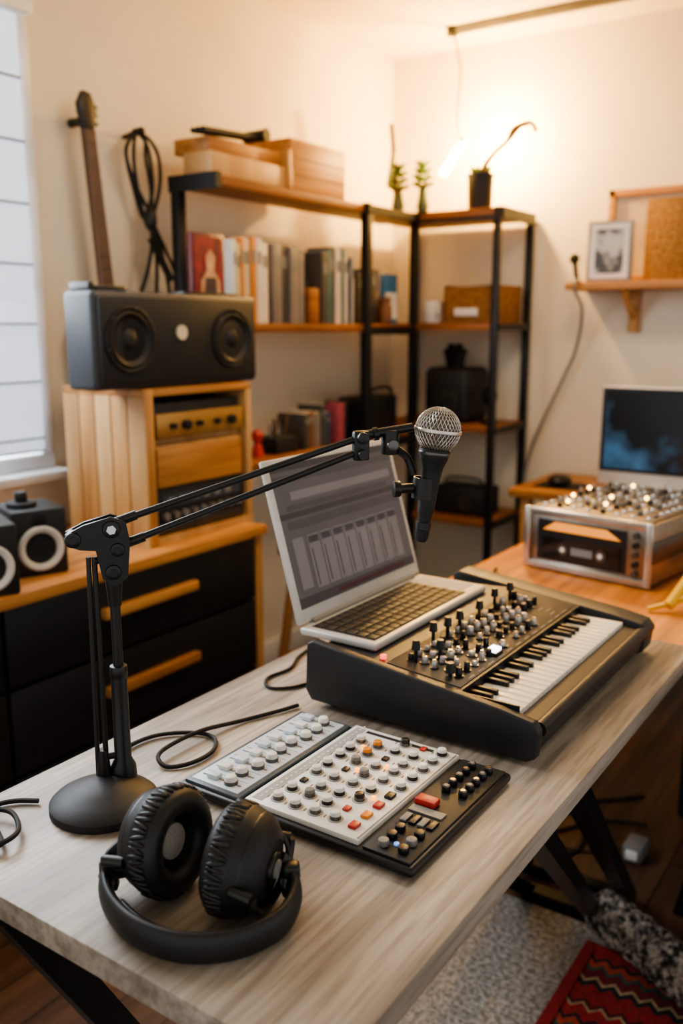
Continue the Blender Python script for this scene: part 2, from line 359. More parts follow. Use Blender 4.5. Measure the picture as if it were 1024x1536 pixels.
# ------------------------------------------------------------ desk cables
o=B('audio_cable')
z=DK+.0042
o.tube([(.706,.80,z),(.715,.83,z),(.75,.855,z),(.80,.85,z),(.835,.815,z),(.84,.78,z),(.81,.755,z),(.77,.755,z),(.745,.775,z),(.76,.80,z+.006),(.83,.80,z+.007),(.90,.785,z),(.96,.76,z),(.99,.750,z)],.0030,RUB,res=8)
o.tube([(.60,.838,z),(.585,.86,z),(.565,.87,z),(.545,.85,z),(.53,.815,z),(.515,.79,z+.004),(.505,.81,z),(.515,.84,z),(.545,.86,z+.006),(.56,.835,z+.006),(.545,.80,z+.005),(.52,.785,z+.008),(.50,.80,z+.004),(.485,.83,z),(.49,.87,z)],.0030,RUB,res=8)
o.fin()
o=B('usb_cable'); z=DK+.003
o.tube([(1.08,.785,z),(1.04,.80,z),(1.02,.83,z),(1.05,.855,z),(1.10,.85,z),(1.15,.87,z),(1.2,.88,z)],.0026,RUB); o.fin()
# ------------------------------------------------------------ controller
o=B('dj_controller')
fw=M('faceplate_white','#efece6',.35,.0); fb=M('faceplate_bluegray','#d2dae2',.35,.0); pr=M('panel_print','#a8a6a2',.5)
x0,x1,y0,y1=.712,.958,.398,.722
o.b2((x0,y0,DK+.003),(x1,y1,DK+.014),BLK,.005,3)
for a in (x0+.02,x1-.02):
    for b in (y0+.02,y1-.02): o.cyl((a,b,DK),(a,b,DK+.004),.008,RUB)
tz=DK+.014
o.b2((x0+.008,.468,tz-.002),(x1-.004,.624,tz+.006),fw,.0015); tz1=tz+.006
o.b2((x0+.006,.632,tz-.002),(x1-.006,.716,tz+.004),M('dark_slate_frame','#4a525a',.4),.002); o.b2((x0+.012,.638,tz),(x1-.012,.710,tz+.0052),fb,.001); tz2=tz+.0052
for i in range(9):
    X=x0+.026+i*.0243
    o.b2((X-.001,.645,tz2-.001),(X+.001,.704,tz2+.0004),GRY)
    Y=.660+.004*math.sin(i*1.7)
    o.cyl((X,Y,tz2),(X,Y,tz2+.004),.0085,DCH,seg=18); o.cyl((X,Y,tz2+.003),(X,Y,tz2+.010),.0080,WHT,r2=.0064,seg=18,bev=.0012)
    o.box((X,Y+.026,tz2+.003),(.012,.016,.006),WHT if i%2 else fb,.0015); 
    o.b2((X+.010,.642,tz2-.0005),(X+.0106,.706,tz2+.0003),GRY)
o.b2((x0+.014,.604,tz1-.001),(x1-.010,.618,tz1+.0004),pr)
for i in range(24): o.b2((x0+.02+i*.0095,.609,tz1),(x0+.024+i*.0095,.6115,tz1+.0009),WHT)
random.seed(11)
for i in range(9):
    for j in range(5):
        X=x0+.028+i*.0250; Y=.486+j*.0262
        if i==8 and j>2: continue
        r=random.random()
        cap=WHT if r<.62 else (BLK if r<.74 else (ORG if r<.80 else (GRY if r<.88 else WHT)))
        if j==0 and i<4:
            o.box((X,Y,tz1+.002),(.013,.010,.004),(RED,ORG,RED,BLK)[i],.001); continue
        if (i+j*2)%7==3:
            o.box((X,Y,tz1+.0015),(.010,.008,.003),RED if j==1 else BLK,.001); continue
        X+=random.uniform(-.002,.002)
        o.cyl((X,Y,tz1),(X,Y,tz1+.0008),.0090,pr,seg=18)
        o.cyl((X,Y,tz1+.0005),(X,Y,tz1+.0045),.0066,BLK if r<.35 else DCH,r2=.0062,seg=16)
        o.cyl((X,Y,tz1+.0045),(X,Y,tz1+.0090),.0064,cap,r2=.0054,seg=16,bev=.001)
        o.box((X+.012,Y+.011,tz1+.0003),(.007,.0014,.0006),GRY); o.box((X-.002,Y+.0125,tz1+.0003),(.005,.001,.0006),GRY)
o.b2((x1-.018,.50,tz1-.001),(x1-.012,.60,tz1+.0005),MBLK)
o.b2((x0+.010,.4695,tz1-.001),(x1-.008,.4715,tz1+.0004),GRY)
o.b2((x0+.006,.404,tz-.001),(x1-.006,.462,tz+.003),MBLK,.001); tz3=tz+.003
for i in range(5):
    for j in range(2):
        X=x1-.022-i*.017; Y=.420+j*.022; o.cyl((X,Y,tz3),(X,Y,tz3+.008),.0056,BLK,r2=.005,seg=14,bev=.001); o.cyl((X,Y,tz3+.008),(X,Y,tz3+.0085),.003,GRY if (i+j)%2 else DCH,seg=12)
o.box((x0+.118,.446,tz3+.004),(.016,.026,.008),RED,.002)
o.b2((x0+.095,.416,tz3),(x0+.108,.458,tz3+.002),GRY); 
for i in range(4): o.b2((x0+.07,.414+i*.011,tz3),(x0+.088,.422+i*.011,tz3+.003),GRY if i%2 else BLK,.0006)
for i in range(3):
    for j in range(2): o.cyl((x0+.02+i*.017,.420+j*.024,tz3),(x0+.02+i*.017,.420+j*.024,tz3+.007),.006,BLK if i+j!=1 else GRY,seg=14,bev=.001)
bl=M('blue_led','#3c6db0',.3,emis=1.5); o.cyl((x0+.028,.433,tz3),(x0+.028,.433,tz3+.002),.003,bl)
ol=M('amber_led','#ff9a2a',.3,emis=2); 
for X,Y in ((.872,.525),(.845,.551),(.90,.578),(.80,.499)): o.cyl((X,Y,tz1),(X,Y,tz1+.004),.003,ol,seg=12)
o.fin(40)
# ------------------------------------------------------------ synthesizer
o=B('keyboard_synthesizer')
sb=M('synth_body','#1f2023',.45,bump=.03,scale=300); pn=M('synth_panel','#332d29',.5,.0)
ivory=M('ivory_keys','#f0e8da',.28)
sx0,sx1=1.005,1.52
ch=[(.400,.757),(.388,.764),(.384,.800),(.392,.812),(.44,.820),(.735,.852),(.745,.846),(.748,.775),(.738,.760)]
for a,b in ((sx0,sx0+.016),(sx1-.05,sx1)): o.prism(ch,a,b,sb,bev=.003)
bd=[(.404,.762),(.392,.768),(.388,.790),(.396,.804),(.420,.806),(.420,.798),(.500,.800),(.500,.826),(.630,.8377),(.735,.8377),(.74,.765)]
o.prism(bd,sx0+.014,sx1-.045,sb)
for a in (sx0+.03,sx1-.04):
    for b in (.42,.71): o.cyl((a,b,DK),(a,b,.764),.012,RUB)
kx0,kx1=sx0+.022,sx1-.058; nk=25; w=(kx1-kx0)/nk
for i in range(nk): o.b2((kx0+i*w+.0004,.421,.799),(kx0+(i+1)*w-.0004,.499,.813),ivory,.001)
for i in range(nk-1):
    if i%7 in (0,1,3,4,5): o.b2((kx0+(i+1)*w-.0040,.466,.811),(kx0+(i+1)*w+.0040,.500,.820),BLK,.0015)
o.b2((kx0-.004,.4195,.80),(kx0-.001,.50,.822),sb)
sl=.09; Rx=Matrix.Rotation(sl,4,'X')
def onp(x,y,dz=0): return V((x,y,.826+(y-.5)*.09+dz))
o.box(onp((sx0+sx1)/2-.015,.562,.0003),(.445,.116,.002),pn,.0005,Rx)
cl=M('clear_knob','#d8d2cc',.12,.35,trans=.35)
random.seed(5)
for j,Y in enumerate((.522,.541,.560,.579,.598)):
    for i in range(16):
        X=sx0+.050+i*.0240+(j%2)*.006
        if random.random()<.16 or (j<2 and i>11) : continue
        h=random.choice((.009,.012,.015)); r=random.choice((.0045,.0055,.0062))
        o.cyl(onp(X,Y),onp(X,Y,.003),r*1.35,DCH if random.random()<.6 else BLK,seg=14)
        tp=random.random()
        o.cyl(onp(X,Y,.002),onp(X,Y,h),r,cl if tp<.72 else BLK,r2=r*.8,seg=14,bev=.0008)
        if tp<.3: o.cyl(onp(X,Y,h),onp(X,Y,h+.002),r*.5,CHR,seg=10)
for X,Y,h in ((1.055,.59,.030),(1.045,.53,.018),(1.09,.570,.026),(1.13,.603,.032),(1.17,.60,.03),(1.21,.60,.03),(1.36,.61,.026),(1.40,.60,.03),(1.28,.60,.028)):
    o.cyl(onp(X,Y),onp(X,Y,h),.0028,STE,seg=8); o.cyl(onp(X,Y,h-.010),onp(X,Y,h+.004),.0065,BLK,r2=.005,seg=12)
wl=M('white_led_pad','#ffffff',.3,emis=3); o.box(onp(1.165,.520,.008),(.020,.014,.005),wl,.001,Rx); o.box(onp(1.165,.520,.003),(.024,.018,.006),BLK,.001,Rx)
rl=M('red_led','#ff2211',.3,emis=3); o.cyl(onp(1.036,.632,-.002),onp(1.036,.632,.005),.0045,rl)
for i in range(12): o.box(onp(sx0+.06+i*.032,.508,.0012),(.018,.002,.001),GRY,0,Rx)
for i in range(7): o.box(onp(1.395+.009*(i%2),.520+i*.011,.0012),(.020,.002,.001),GRY,0,Rx)
o.tube([(sx0+.02,.392,.797),(sx1-.005,.392,.797)],.010,sb,seg=14,res=1)
o.fin(35)
# ------------------------------------------------------------ laptop
o=B('laptop')
lx0,lx1=1.048,1.418; ly0,ly1=.652,.790; lz=.8385
o.b2((lx0,ly0,lz),(lx1,ly1,lz+.012),ALU,.004,3)
kb=M('laptop_keys','#262422',.5)
o.b2((lx0+.012,ly0+.010,lz+.0115),(lx1-.06,ly1-.014,lz+.0125),M('key_well','#6b6763',.5))
for j in range(6):
    for i in range(15): 
        a=lx0+.014+i*.0196; b=ly0+.011+j*.0186
        o.b2((a,b,lz+.012),(a+.0176,b+.0166,lz+.0145),kb,.001)
o.b2((lx1-.052,ly0+.02,lz+.0118),(lx1-.012,ly1-.02,lz+.0126),M('speaker_grille_light','#d8d4cc',.5,bump=.4,scale=600))
tilt=math.atan2(.070,.245); h=.257
S=Matrix.Translation((0,ly1-.002,lz+.014))@Matrix.Rotation(-tilt,4,'X')
def sbx(lo,hi,mat,bev=0):
    lo=V(lo);hi=V(hi);c=(lo+hi)/2; d=hi-lo
    o.box(S@c,(d.x,d.y,d.z),mat,bev,Matrix.Rotation(-tilt,4,'X'))
sbx((lx0,0,0),(lx1,.008,h),ALU,.003)
em=lambda n,c,s: M(n,c,.3,emis=s)
scr=em('screen_gray','#545055',.18); sd1=em('screen_dark','#3c393e',.15); sd2=em('screen_mid','#48454a',.16); sl1=em('screen_light','#6f6a6d',.2); sr=em('screen_red','#6b3a3f',.2)
sbx((lx0+.012,-.0012,.022),(lx1-.012,.0005,h-.010),scr)
W0,W1=lx0+.012,lx1-.012; W=W1-W0
def ui(u0,v0,u1,v1,m): sbx((W0+u0*W,-.0016,.022+v0*(h-.032)),(W0+u1*W,-.001,.022+v1*(h-.032)),m)
ui(0,.95,1,1,sd1); ui(0,.87,1,.92,sd2); ui(.1,.74,.95,.80,sl1); ui(0,.62,1,.66,sd1); ui(.06,.67,.9,.71,sd2); ui(.04,.54,.98,.60,sd2)
ui(.04,.12,.12,.48,sl1)
for i in range(8):
    ui(.15+i*.098,.10,.238+i*.098,.48,sl1); ui(.155+i*.098,.42,.233+i*.098,.47,sd2); ui(.165+i*.098,.12,.175+i*.098,.38,sd2)
ui(0,0,1,.07,sd1); ui(.3,.02,.9,.05,sr)
o.cyl((lx0+.03,ly1-.002,lz+.012),(lx1-.03,ly1-.002,lz+.012),.006,GRY)
o.fin(35)
# ------------------------------------------------------------ drawer cabinet
CT=.735
fb_=M('black_drawer_front','#161719',.45)
o=B('drawer_cabinet'); 
o.b2((.60,1.62,CT-.028),(2.0,2.11,CT),OAK,.003)
o.b2((.62,1.66,.0),(1.97,2.10,CT-.028),fb_); o.b2((1.972,1.64,0),(1.998,2.10,CT-.028),OAKZ,.002)
for xa,xb in ((.64,1.115),(1.125,1.965)):
    for za,zb in ((.52,.70),(.31,.51),(.07,.30)):
        o.b2((xa,1.642,za),(xb,1.662,zb),fb_,.002)
        xm=(xa+xb)/2; ww=.16; zc=(za+zb)/2
        o.b2((xm-ww,1.618,zc),(xm+ww,1.642,zc+.026),OAK,.003)
o.fin()
o=B('wooden_crate'); a0,a1,b0,b1,z0,z1=1.60,2.02,1.69,2.0,CT,1.145
o.b2((a0,b0,z0),(a1,b1,z0+.02),PLY); o.b2((a0,b0,z1-.02),(a1,b1,z1),OAK,.002)
o.b2((a1-.022,b0,z0+.02),(a1,b1,z1-.02),PLY,.002); o.b2((a0+.02,b1-.01,z0+.02),(a1-.02,b1,z1-.02),PLY)
gap=M('plank_gap','#5e3c1c',.8)
o.b2((a0+.003,b0+.002,z0+.02),(a0+.02,b1-.012,z1-.02),gap)
for i in range(5):
    y=b0+i*.062; o.b2((a0,y+.002,z0+.02),(a0+.012,y+.060,z1-.02),(PLY,OAKZ)[i%2],.002)
o.b2((a0,b0-.004,z0),(a0+.03,b0+.002,z1),OAKZ,.001); o.fin()
o=B('hifi_amplifier'); gold=M('champagne_metal','#b88f58',.35,.6)
o.b2((1.645,1.71,1.01),(1.985,1.95,1.105),MBLK,.003); o.b2((1.645,1.692,1.014),(1.985,1.711,1.078),gold,.002)
for i,x in enumerate((1.70,1.75,1.80,1.87,1.93)): o.cyl((x,1.693,1.045),(x,1.678,1.045),.013 if i in(1,4) else .008,BLK,bev=.001)
o.b2((1.64,1.72,.996),(1.99,1.98,1.01),PLY)
o.fin()
o=B('wooden_drawer_box'); o.b2((1.64,1.705,.880),(1.985,1.95,.994),PLY,.003); o.b2((1.645,1.695,.885),(1.98,1.706,.988),OAK,.002); o.fin()
o=B('stereo_receiver'); o.b2((1.645,1.70,.757),(1.99,1.95,.878),MBLK,.003); o.b2((1.65,1.696,.762),(1.985,1.701,.785),DCH,.001)
for i in range(9): o.cyl((1.67+i*.036,1.70,.806),(1.67+i*.036,1.688,.806),.010,SIL if i%2 else GRY)
o.b2((1.66,1.697,.830),(1.97,1.70,.862),M('receiver_display','#454a55',.2)); 
for i in range(6): o.b2((1.68+i*.045,1.6955,.838),(1.705+i*.045,1.6975,.854),GRY)
o.fin()
o=B('boombox_speaker')
bs=M('speaker_shell','#33363b',.5,bump=.06,scale=200)
o.b2((1.46,1.70,1.147),(2.065,1.805,1.385),bs,.014,3); o.b2((1.475,1.692,1.16),(2.05,1.704,1.372),MBLK,.006)
cone=M('speaker_cone','#131315',.6)
for x in (1.568,1.945):
    c=(x,1.692,1.268)
    o.lathe([(.082,0),(.082,.005),(.078,.007),(.072,.005),(.070,.003)],c,(0,-1,0),RUB,40)
    o.lathe([(.070,.003),(.064,.008),(.056,.003),(.052,.000),(.028,-.0),(.024,.001)],c,(0,-1,0),cone,40)
    o.lathe([(.052,.0005),(.030,-.004),(.022,.004),(.012,.008),(0,.009)],c,(0,-1,0),cone,40)
    for k in range(6):
        a=k*math.pi/3+.3; o.cyl((x+.077*math.cos(a),1.686,1.268+.077*math.sin(a)),(x+.077*math.cos(a),1.683,1.268+.077*math.sin(a)),.0025,DCH,seg=8)
o.cyl((1.745,1.693,1.285),(1.745,1.686,1.285),.019,M('badge_cream','#d9cdb4',.4),seg=28); 
o.b2((1.50,1.73,1.383),(1.60,1.78,1.398),BLK,.005); o.b2((1.80,1.73,1.383),(2.02,1.78,1.392),BLK,.004); o.b2((1.47,1.72,1.383),(1.49,1.79,1.405),BLK,.004); o.fin()
ring=M('cone_white','#d9d6cf',.5)
def mon(x,y,w,h,rz,name='bookshelf_speaker'):
    o=B(name); o.b2((x-w/2,y-.07,CT),(x+w/2,y+.07,CT+h),MBLK,.006)
    c=(x,y-.07,CT+h*.42); r=w*.42
    o.lathe([(r,0),(r,.004),(r*.9,.007),(r*.72,.004),(r*.62,-.006)],c,(0,-1,0),ring,32); o.lathe([(r*.62,.003),(r*.3,.0015),(0,.004)],c,(0,-1,0),BLK,32)
    c2=(x,y-.07,CT+h*.84); o.lathe([(r*.3,0),(r*.29,.003),(0,.004)],c2,(0,-1,0),BLK,24)
    return o.fin(rotz=rz)
mon(1.30,1.77,.125,.155,-.35); mon(1.125,1.71,.125,.155,-.4)
o=B('volume_knob_controller'); zz=CT+.155; o.cyl((1.28,1.77,zz),(1.28,1.77,zz+.012),.034,MBLK,bev=.003); o.cyl((1.28,1.77,zz+.01),(1.28,1.77,zz+.035),.014,BLK,bev=.002); o.fin()
# ------------------------------------------------------------ wall guitar
gx=1.79
o=B('electric_guitar')
gb=M('guitar_body_brown','#5d3520',.3,coat=.6); nk_=wood('guitar_neck','#6a4c36','#4a3222',2); fr=M('fretboard','#6b5345',.5)
body=[(0,.95),(.10,.955),(.155,.99),(.165,1.05),(.14,1.11),(.115,1.15),(.12,1.20),(.135,1.25),(.12,1.29),(.085,1.285),(.06,1.25),(.03,1.235),(-.03,1.235),(-.06,1.26),(-.08,1.32),(-.10,1.33),(-.125,1.29),(-.125,1.22),(-.11,1.16),(-.13,1.11),(-.16,1.05),(-.155,.99),(-.10,.955)]
o.prism([(gx+.06+a,b) for a,b in body],2.065,2.105,gb,'Y',bev=.004)
o.prism([(gx+.06-.026,1.2),(gx+.06+.026,1.2),(gx+.018,1.83),(gx-.018,1.83)],2.055,2.07,nk_,'Y'); o.prism([(gx+.06-.024,1.15),(gx+.06+.024,1.15),(gx+.017,1.83),(gx-.017,1.83)],2.050,2.056,fr,'Y')
o.prism([(gx-.020,1.83),(gx+.018,1.83),(gx+.030,1.88),(gx+.012,1.925),(gx-.015,1.93),(gx-.034,1.895)],2.052,2.07,BLK,'Y',bev=.003)
for i in range(17):
    z=1.825-.033*i; xc=gx+(1.83-z)*.094; o.b2((xc-.018,2.049,z),(xc+.018,2.0505,z+.0014),DCH)
for i in range(3): 
    for s_ in (-1,1): o.cyl((gx+s_*.025,2.06,1.85+i*.022),(gx+s_*.034,2.06,1.85+i*.022),.005,BLK,seg=10)
o.b2((gx+.01,2.05,1.0),(gx+.11,2.066,1.01),SIL); o.b2((gx+.02,2.05,1.08),(gx+.10,2.066,1.10),BLK)
o.cyl((gx,2.07,1.855),(gx,2.1305,1.855),.012,BLK); o.fin()
o=B('hanging_cables')
o.cyl((1.985,2.1305,1.85),(1.985,2.06,1.86),.007,STE); o.sph((1.985,2.055,1.86),.011,STE)
for k,(wl_,wr,zb) in enumerate(((.035,.055,1.62),(.015,.080,1.60),(.055,.020,1.64))):
    y=2.085-.010*k
    o.tube([(1.985,y,1.865),(1.985-wl_,y,1.80),(1.985-wl_*.4,y,1.71),(2.01+.004*k,y,zb),(2.01+wr*.7,y,1.70),(1.985+wr*1.1,y,1.79),(1.995+wr*.6,y,1.84),(1.985,y,1.866)],.0055,RUB,res=8)
for k in range(4):
    o.tube([(2.01,2.065,1.63),(2.005+.014*k,2.05,1.55),(1.985+.040*k,2.055,1.46),(1.97+.062*k,2.07,1.40-.01*k)],.006,RUB)
o.sph((2.012,2.06,1.615),.020,BLK,(1,1,1.8)); o.beam((2.0,2.05,1.56),(2.08,2.05,1.44),.012,.02,BLK); o.fin()
# ------------------------------------------------------------ corner shelving
o=B('corner_shelving_unit'); F=1.83; FX=3.20; t=.028; BY=1.995
def post(x,y,z0,z1,w=.013): o.b2((x-w,y-w,z0),(x+w,y+w,z1),STE,.002)
o.b2((2.045,F,1.715-t/2),(FX+.01,BY,1.715+t/2),SHW,.003); o.b2((1.91,F,1.295-t/2),(FX+.01,BY,1.295+t/2),SHW,.003)
o.b2((2.10,F,.86-t/2),(FX,BY,.86+t/2),SHW,.003)
for z in (1.72,1.30,.905,.53): o.b2((FX,1.47,z-t/2),(3.51,F+.02,z+t/2),SHWY,.003)
for z in (1.72,1.30,.905): o.b2((FX,F,z-t/2),(3.51,BY,z+t/2),SHWY,.003)
for x,y in ((FX,F),(FX,1.475),(3.505,1.475),(3.505,BY)): post(x,y,0,1.735)
post(2.855,F,0,1.735,.016); post(2.055,BY-.01,0,1.735,.016)
o.b2((2.035,F-.012,1.69),(2.049,BY+.01,1.735),STE); o.b2((2.035,F-.014,1.69),(2.06,F-.001,1.735),STE); o.b2((2.84,F-.02,1.70),(FX+.02,F-.001,1.728),STE)
for z in (1.705,): o.b2((FX-.018,1.46,z-.012),(FX-.001,F,z),STE); o.b2((FX,1.455,z-.012),(3.51,1.469,z+.03),STE)
for z in (1.30,.905,.53): o.b2((FX,1.458,z-.016),(3.51,1.469,z+.010),STE)
for z in (1.28,.845): o.b2((2.84,F-.012,z-.01),(FX+.01,F-.001,z+.02),STE)
o.fin()
T1=1.7355
o=B('wooden_storage_crate'); o.b2((2.065,1.86,T1),(2.46,1.97,T1+.065),PLY,.004); o.b2((2.42,1.85,T1),(2.44,1.985,T1+.12),OAKZ,.003)
o.b2((2.445,1.86,T1),(2.76,2.06,T1+.160),OAK,.004); o.b2((2.08,1.88,T1+.065),(2.42,2.02,T1+.11),OAK,.004)
for k in range(2): o.b2((2.45,1.858,T1+.05+k*.05),(2.755,1.861,T1+.0515+k*.05),gap)
o.fin()
o=B('folded_tripod'); 
for k in range(3): o.cyl((2.04,1.865+.02*k,T1+.118),(2.36,1.90+.015*k,T1+.145),.008,RUB)
o.cyl((2.34,1.87,T1+.15),(2.34,1.96,T1+.15),.018,BLK); o.beam((2.30,1.9,T1+.14),(2.42,1.93,T1+.19),.01,.01,BLK)
o.fin()
def books(name,x0,x1,y,z,hmin,hmax,cols,dmin=.10,tw=(.015,.035)):
    o=B(name); x=x0; k=0
    while x<x1-.012:
        w=min(random.uniform(*tw),x1-x); h=random.uniform(hmin,hmax); d=random.uniform(dmin,dmin+.02); m=cols[k%len(cols)]; k+=1
        yy=y+random.uniform(0,.008)
        o.b2((x,yy,z),(x+w-.0012,yy+d,z+h),m,.0015); o.b2((x+.002,yy+.003,z+h-.0005),(x+w-.003,yy+d,z+h+.0006),WHT)
        o.b2((x+w*.2,yy-.0008,z+h*.7),(x+w*.8,yy+.001,z+h*.85),GRY)
        x+=w
    return o.fin()
bk=lambda n,c: M('book_'+n,c,.6)
cr,orr,gy,dg,te,wh,br,nv=[bk(n,c) for n,c in (('cream','#d2bf9c'),('orange','#c9803a'),('gray','#7c7570'),('darkgray','#4a4541'),('teal','#3f6a68'),('white','#d3cbbb'),('brown','#7a5334'),('navy','#2f4258'))]
S2=1.3095
books('row_of_books',2.16,2.34,1.86,S2,.24,.27,[wh,cr,orr,cr,orr,wh])
books('row_of_books',2.36,2.53,1.87,S2,.24,.26,[gy,dg,gy],tw=(.04,.055))
books('row_of_books',2.62,2.83,1.86,S2,.23,.27,[dg,te,dg,wh,te,wh,nv,wh,gy])
o=B('framed_artwork'); ar=M('art_red','#8f2430',.5,col2='#571822',scale=20); sk=M('art_figure','#d0a582',.5,col2='#8a6a4a',scale=14)
o.b2((1.955,1.845,S2),(2.095,1.860,S2+.255),M('art_frame_dark','#5a1620',.4),.002); o.b2((1.965,1.843,S2+.01),(2.085,1.846,S2+.245),ar)
o.prism([(1.985,S2+.03),(2.075,S2+.03),(2.07,S2+.12),(2.045,S2+.15),(2.05,S2+.19),(2.03,S2+.21),(2.01,S2+.19),(2.015,S2+.15),(1.99,S2+.12)],1.8405,1.8435,sk,'Y')
o.prism([(2.005,S2+.08),(2.055,S2+.08),(2.05,S2+.13),(2.01,S2+.13)],1.8385,1.8405,M('art_dark','#40303a',.5),'Y'); o.fin()
o=B('small_wood_box'); o.b2((2.545,1.86,S2),(2.605,1.95,S2+.12),SHW,.008); o.cyl((2.575,1.9,S2+.12),(2.575,1.9,S2+.15),.012,BLK); o.fin()
o=B('lidded_jar'); o.lathe([(0,0),(.022,0),(.026,.01),(.026,.06),(.020,.075),(.020,.085),(.023,.086),(.023,.10),(0,.102)],(3.02,1.85,S2),(0,0,1),br); o.fin()
books('stack_of_books',2.88,3.04,1.88,S2,.12,.22,[dg,br,gy,nv])
o=B('blue_box'); o.b2((3.06,1.88,S2),(3.16,1.98,S2+.19),M('blue_card','#2f6d9a',.5),.003); o.b2((3.07,1.875,S2+.02),(3.15,1.88,S2+.12),WHT); o.fin()
o=B('white_mug'); o.lathe([(0,0),(.034,0),(.04,.01),(.042,.085),(.038,.085),(.036,.01),(0,.008)],(3.265,1.775,1.3145),(0,0,1),WHT); o.tube([(3.235,1.745,1.38),(3.215,1.725,1.37),(3.215,1.725,1.35),(3.235,1.745,1.34)],.005,WHT); o.fin()
o=B('wicker_basket'); wk=M('wicker','#a37440',.8,0,'#6f4a25',70,(1,1,3),bump=1)
o.b2((3.24,1.50,1.315),(3.48,1.70,1.345),wk,.004)
for a,b in (((3.23,1.495,1.3145),(3.245,1.71,1.45)),((3.475,1.495,1.3145),(3.488,1.71,1.45)),((3.23,1.495,1.3145),(3.488,1.508,1.45)),((3.23,1.70,1.3145),(3.488,1.712,1.45))): o.b2(a,b,wk,.004)
o.tube([(3.237,1.50,1.45),(3.237,1.705,1.45),(3.482,1.705,1.45),(3.482,1.50,1.45)],.008,wk,res=1,closed=True); o.b2((3.222,1.56,1.34),(3.231,1.66,1.37),WHT,.003); o.fin()
S3=.8745
o=B('black_equipment_case'); o.b2((2.88,1.86,S3),(3.14,1.98,S3+.16),MBLK,.012); o.b2((2.79,1.88,S3),(2.835,1.98,S3+.15),BLK,.008); o.tube([(2.93,1.86,S3+.15),(2.95,1.86,S3+.19),(3.07,1.86,S3+.19),(3.09,1.86,S3+.15)],.007,RUB); o.fin()
o=B('camera_bag'); S4=.9195; o.b2((3.24,1.60,S4),(3.45,1.80,S4+.22),MBLK,.03,4); o.b2((3.225,1.63,S4+.02),(3.25,1.77,S4+.14),RUB,.012); 
for k in range(5): o.cyl((3.30+.03*k,1.68+.02*k,S4+.2),(3.28+.03*k,1.64+.035*k,S4+.29+.02*(k%2)),.022,RUB,r2=.015)
o.fin()
pk=M('pink_cloth','#a8505c',.7)
o=B('pink_notebook'); o.b2((2.73,1.87,S3),(2.775,1.93,S3+.15),pk,.004); o.fin()
o=B('red_figurine'); o.lathe([(0,0),(.02,0),(.018,.03),(.010,.045),(.018,.06),(.02,.075),(.012,.09),(0,.094)],(2.30,1.9,S3),(0,0,1),RED); o.fin()
books('row_of_binders',2.54,2.70,1.88,S3,.10,.155,[dg,br,gy,dg,nv],tw=(.025,.04))
o=B('desk_organizer'); 
o.b2((2.38,1.88,S3),(2.50,1.97,S3+.055),MBLK,.004)
for k in range(6):
    x=2.395+.018*k; hh=.10+.03*((k*7)%3)/2; o.cyl((x,1.92+.006*(k%3),S3+.05),(x+.008*((k%3)-1),1.92,S3+hh),.004,(GRY,STE,br)[k%3],seg=10)
o.fin()
o=B('small_radio'); o.b2((3.25,1.52,.5445),(3.40,1.75,.66),MBLK,.01); o.cyl((3.248,1.60,.60),(3.242,1.60,.60),.035,DCH); o.tube([(3.3,1.55,.66),(3.3,1.57,.69),(3.3,1.70,.69),(3.3,1.72,.66)],.005,BLK); o.fin()
o=B('desk_globe'); o.cyl((3.3,1.53,.93),(3.3,1.53,1.0),.008,BLK); o.cyl((3.3,1.53,.9195),(3.3,1.53,.93),.035,BLK); o.sph((3.3,1.53,1.03),.03,RUB,(1,1,1.3)); o.fin()
o=B('wooden_stool'); o.cyl((2.26,1.60,.60),(2.26,1.60,.63),.15,OAK,seg=32,bev=.004)
for k in range(4):
    a=k*math.pi/2+.5; o.cyl((2.26+.09*math.cos(a),1.60+.09*math.sin(a),.6),(2.26+.17*math.cos(a),1.60+.17*math.sin(a),0),.016,OAKZ)
    a2=a+math.pi/2; o.cyl((2.26+.135*math.cos(a),1.60+.135*math.sin(a),.25),(2.26+.135*math.cos(a2),1.60+.135*math.sin(a2),.25),.009,OAKZ)
o.fin()
gl=M('succulent_green','#7f9a4d',.55,col2='#4f6a30',scale=30); stm=M('dry_stem','#7d5f3d',.7)
o=B('potted_succulents'); vg=M('vase_green','#4d5a3a',.3)
for x,y,hh in ((3.14,1.87,.11),(3.21,1.80,.13)):
    o.lathe([(0,0),(.020,0),(.026,.02),(.020,.05),(.015,hh*.7),(.020,hh*.74),(.012,hh*.7),(0,hh*.6)],(x,y,1.7345),(0,0,1),vg)
    for lv in range(4):
        for k in range(8):
            a=k*.785+lv*.4; l=.052-.009*lv; p=V((x,y,1.735+hh*.7+lv*.024)); e=p+V((math.cos(a)*l,math.sin(a)*l,.022)); o.sph((p+e)/2,.028,gl,(.9,.35,.22),V((1,0,0)).rotation_difference((e-p).normalized()).to_matrix().to_4x4(),seg=8)
o.tube([(3.13,1.87,1.80),(3.11,1.88,1.88),(3.12,1.88,1.96),(3.10,1.88,2.05)],lambda t:.013*(1-.3*t),stm); 
for k in range(7): o.sph((3.09+.006*k,1.88,1.84+.02*k),.016,gl,(1,.6,.7),seg=8)
o.fin()
o=B('potted_branch')
o.lathe([(0,0),(.042,0),(.046,.01),(.050,.12),(.055,.135),(.048,.135),(.044,.02),(0,.02)],(3.30,1.60,1.7345),(0,0,1),MBLK)
o.tube([(3.30,1.60,1.80),(3.28,1.58,1.88),(3.31,1.555,1.94),(3.31,1.50,1.98),(3.33,1.46,2.03),(3.34,1.43,2.035)],lambda t:.013*(1-.4*t),stm)
o.tube([(3.31,1.50,1.98),(3.30,1.47,2.02),(3.31,1.41,2.035),(3.32,1.39,2.0)],.009,stm)
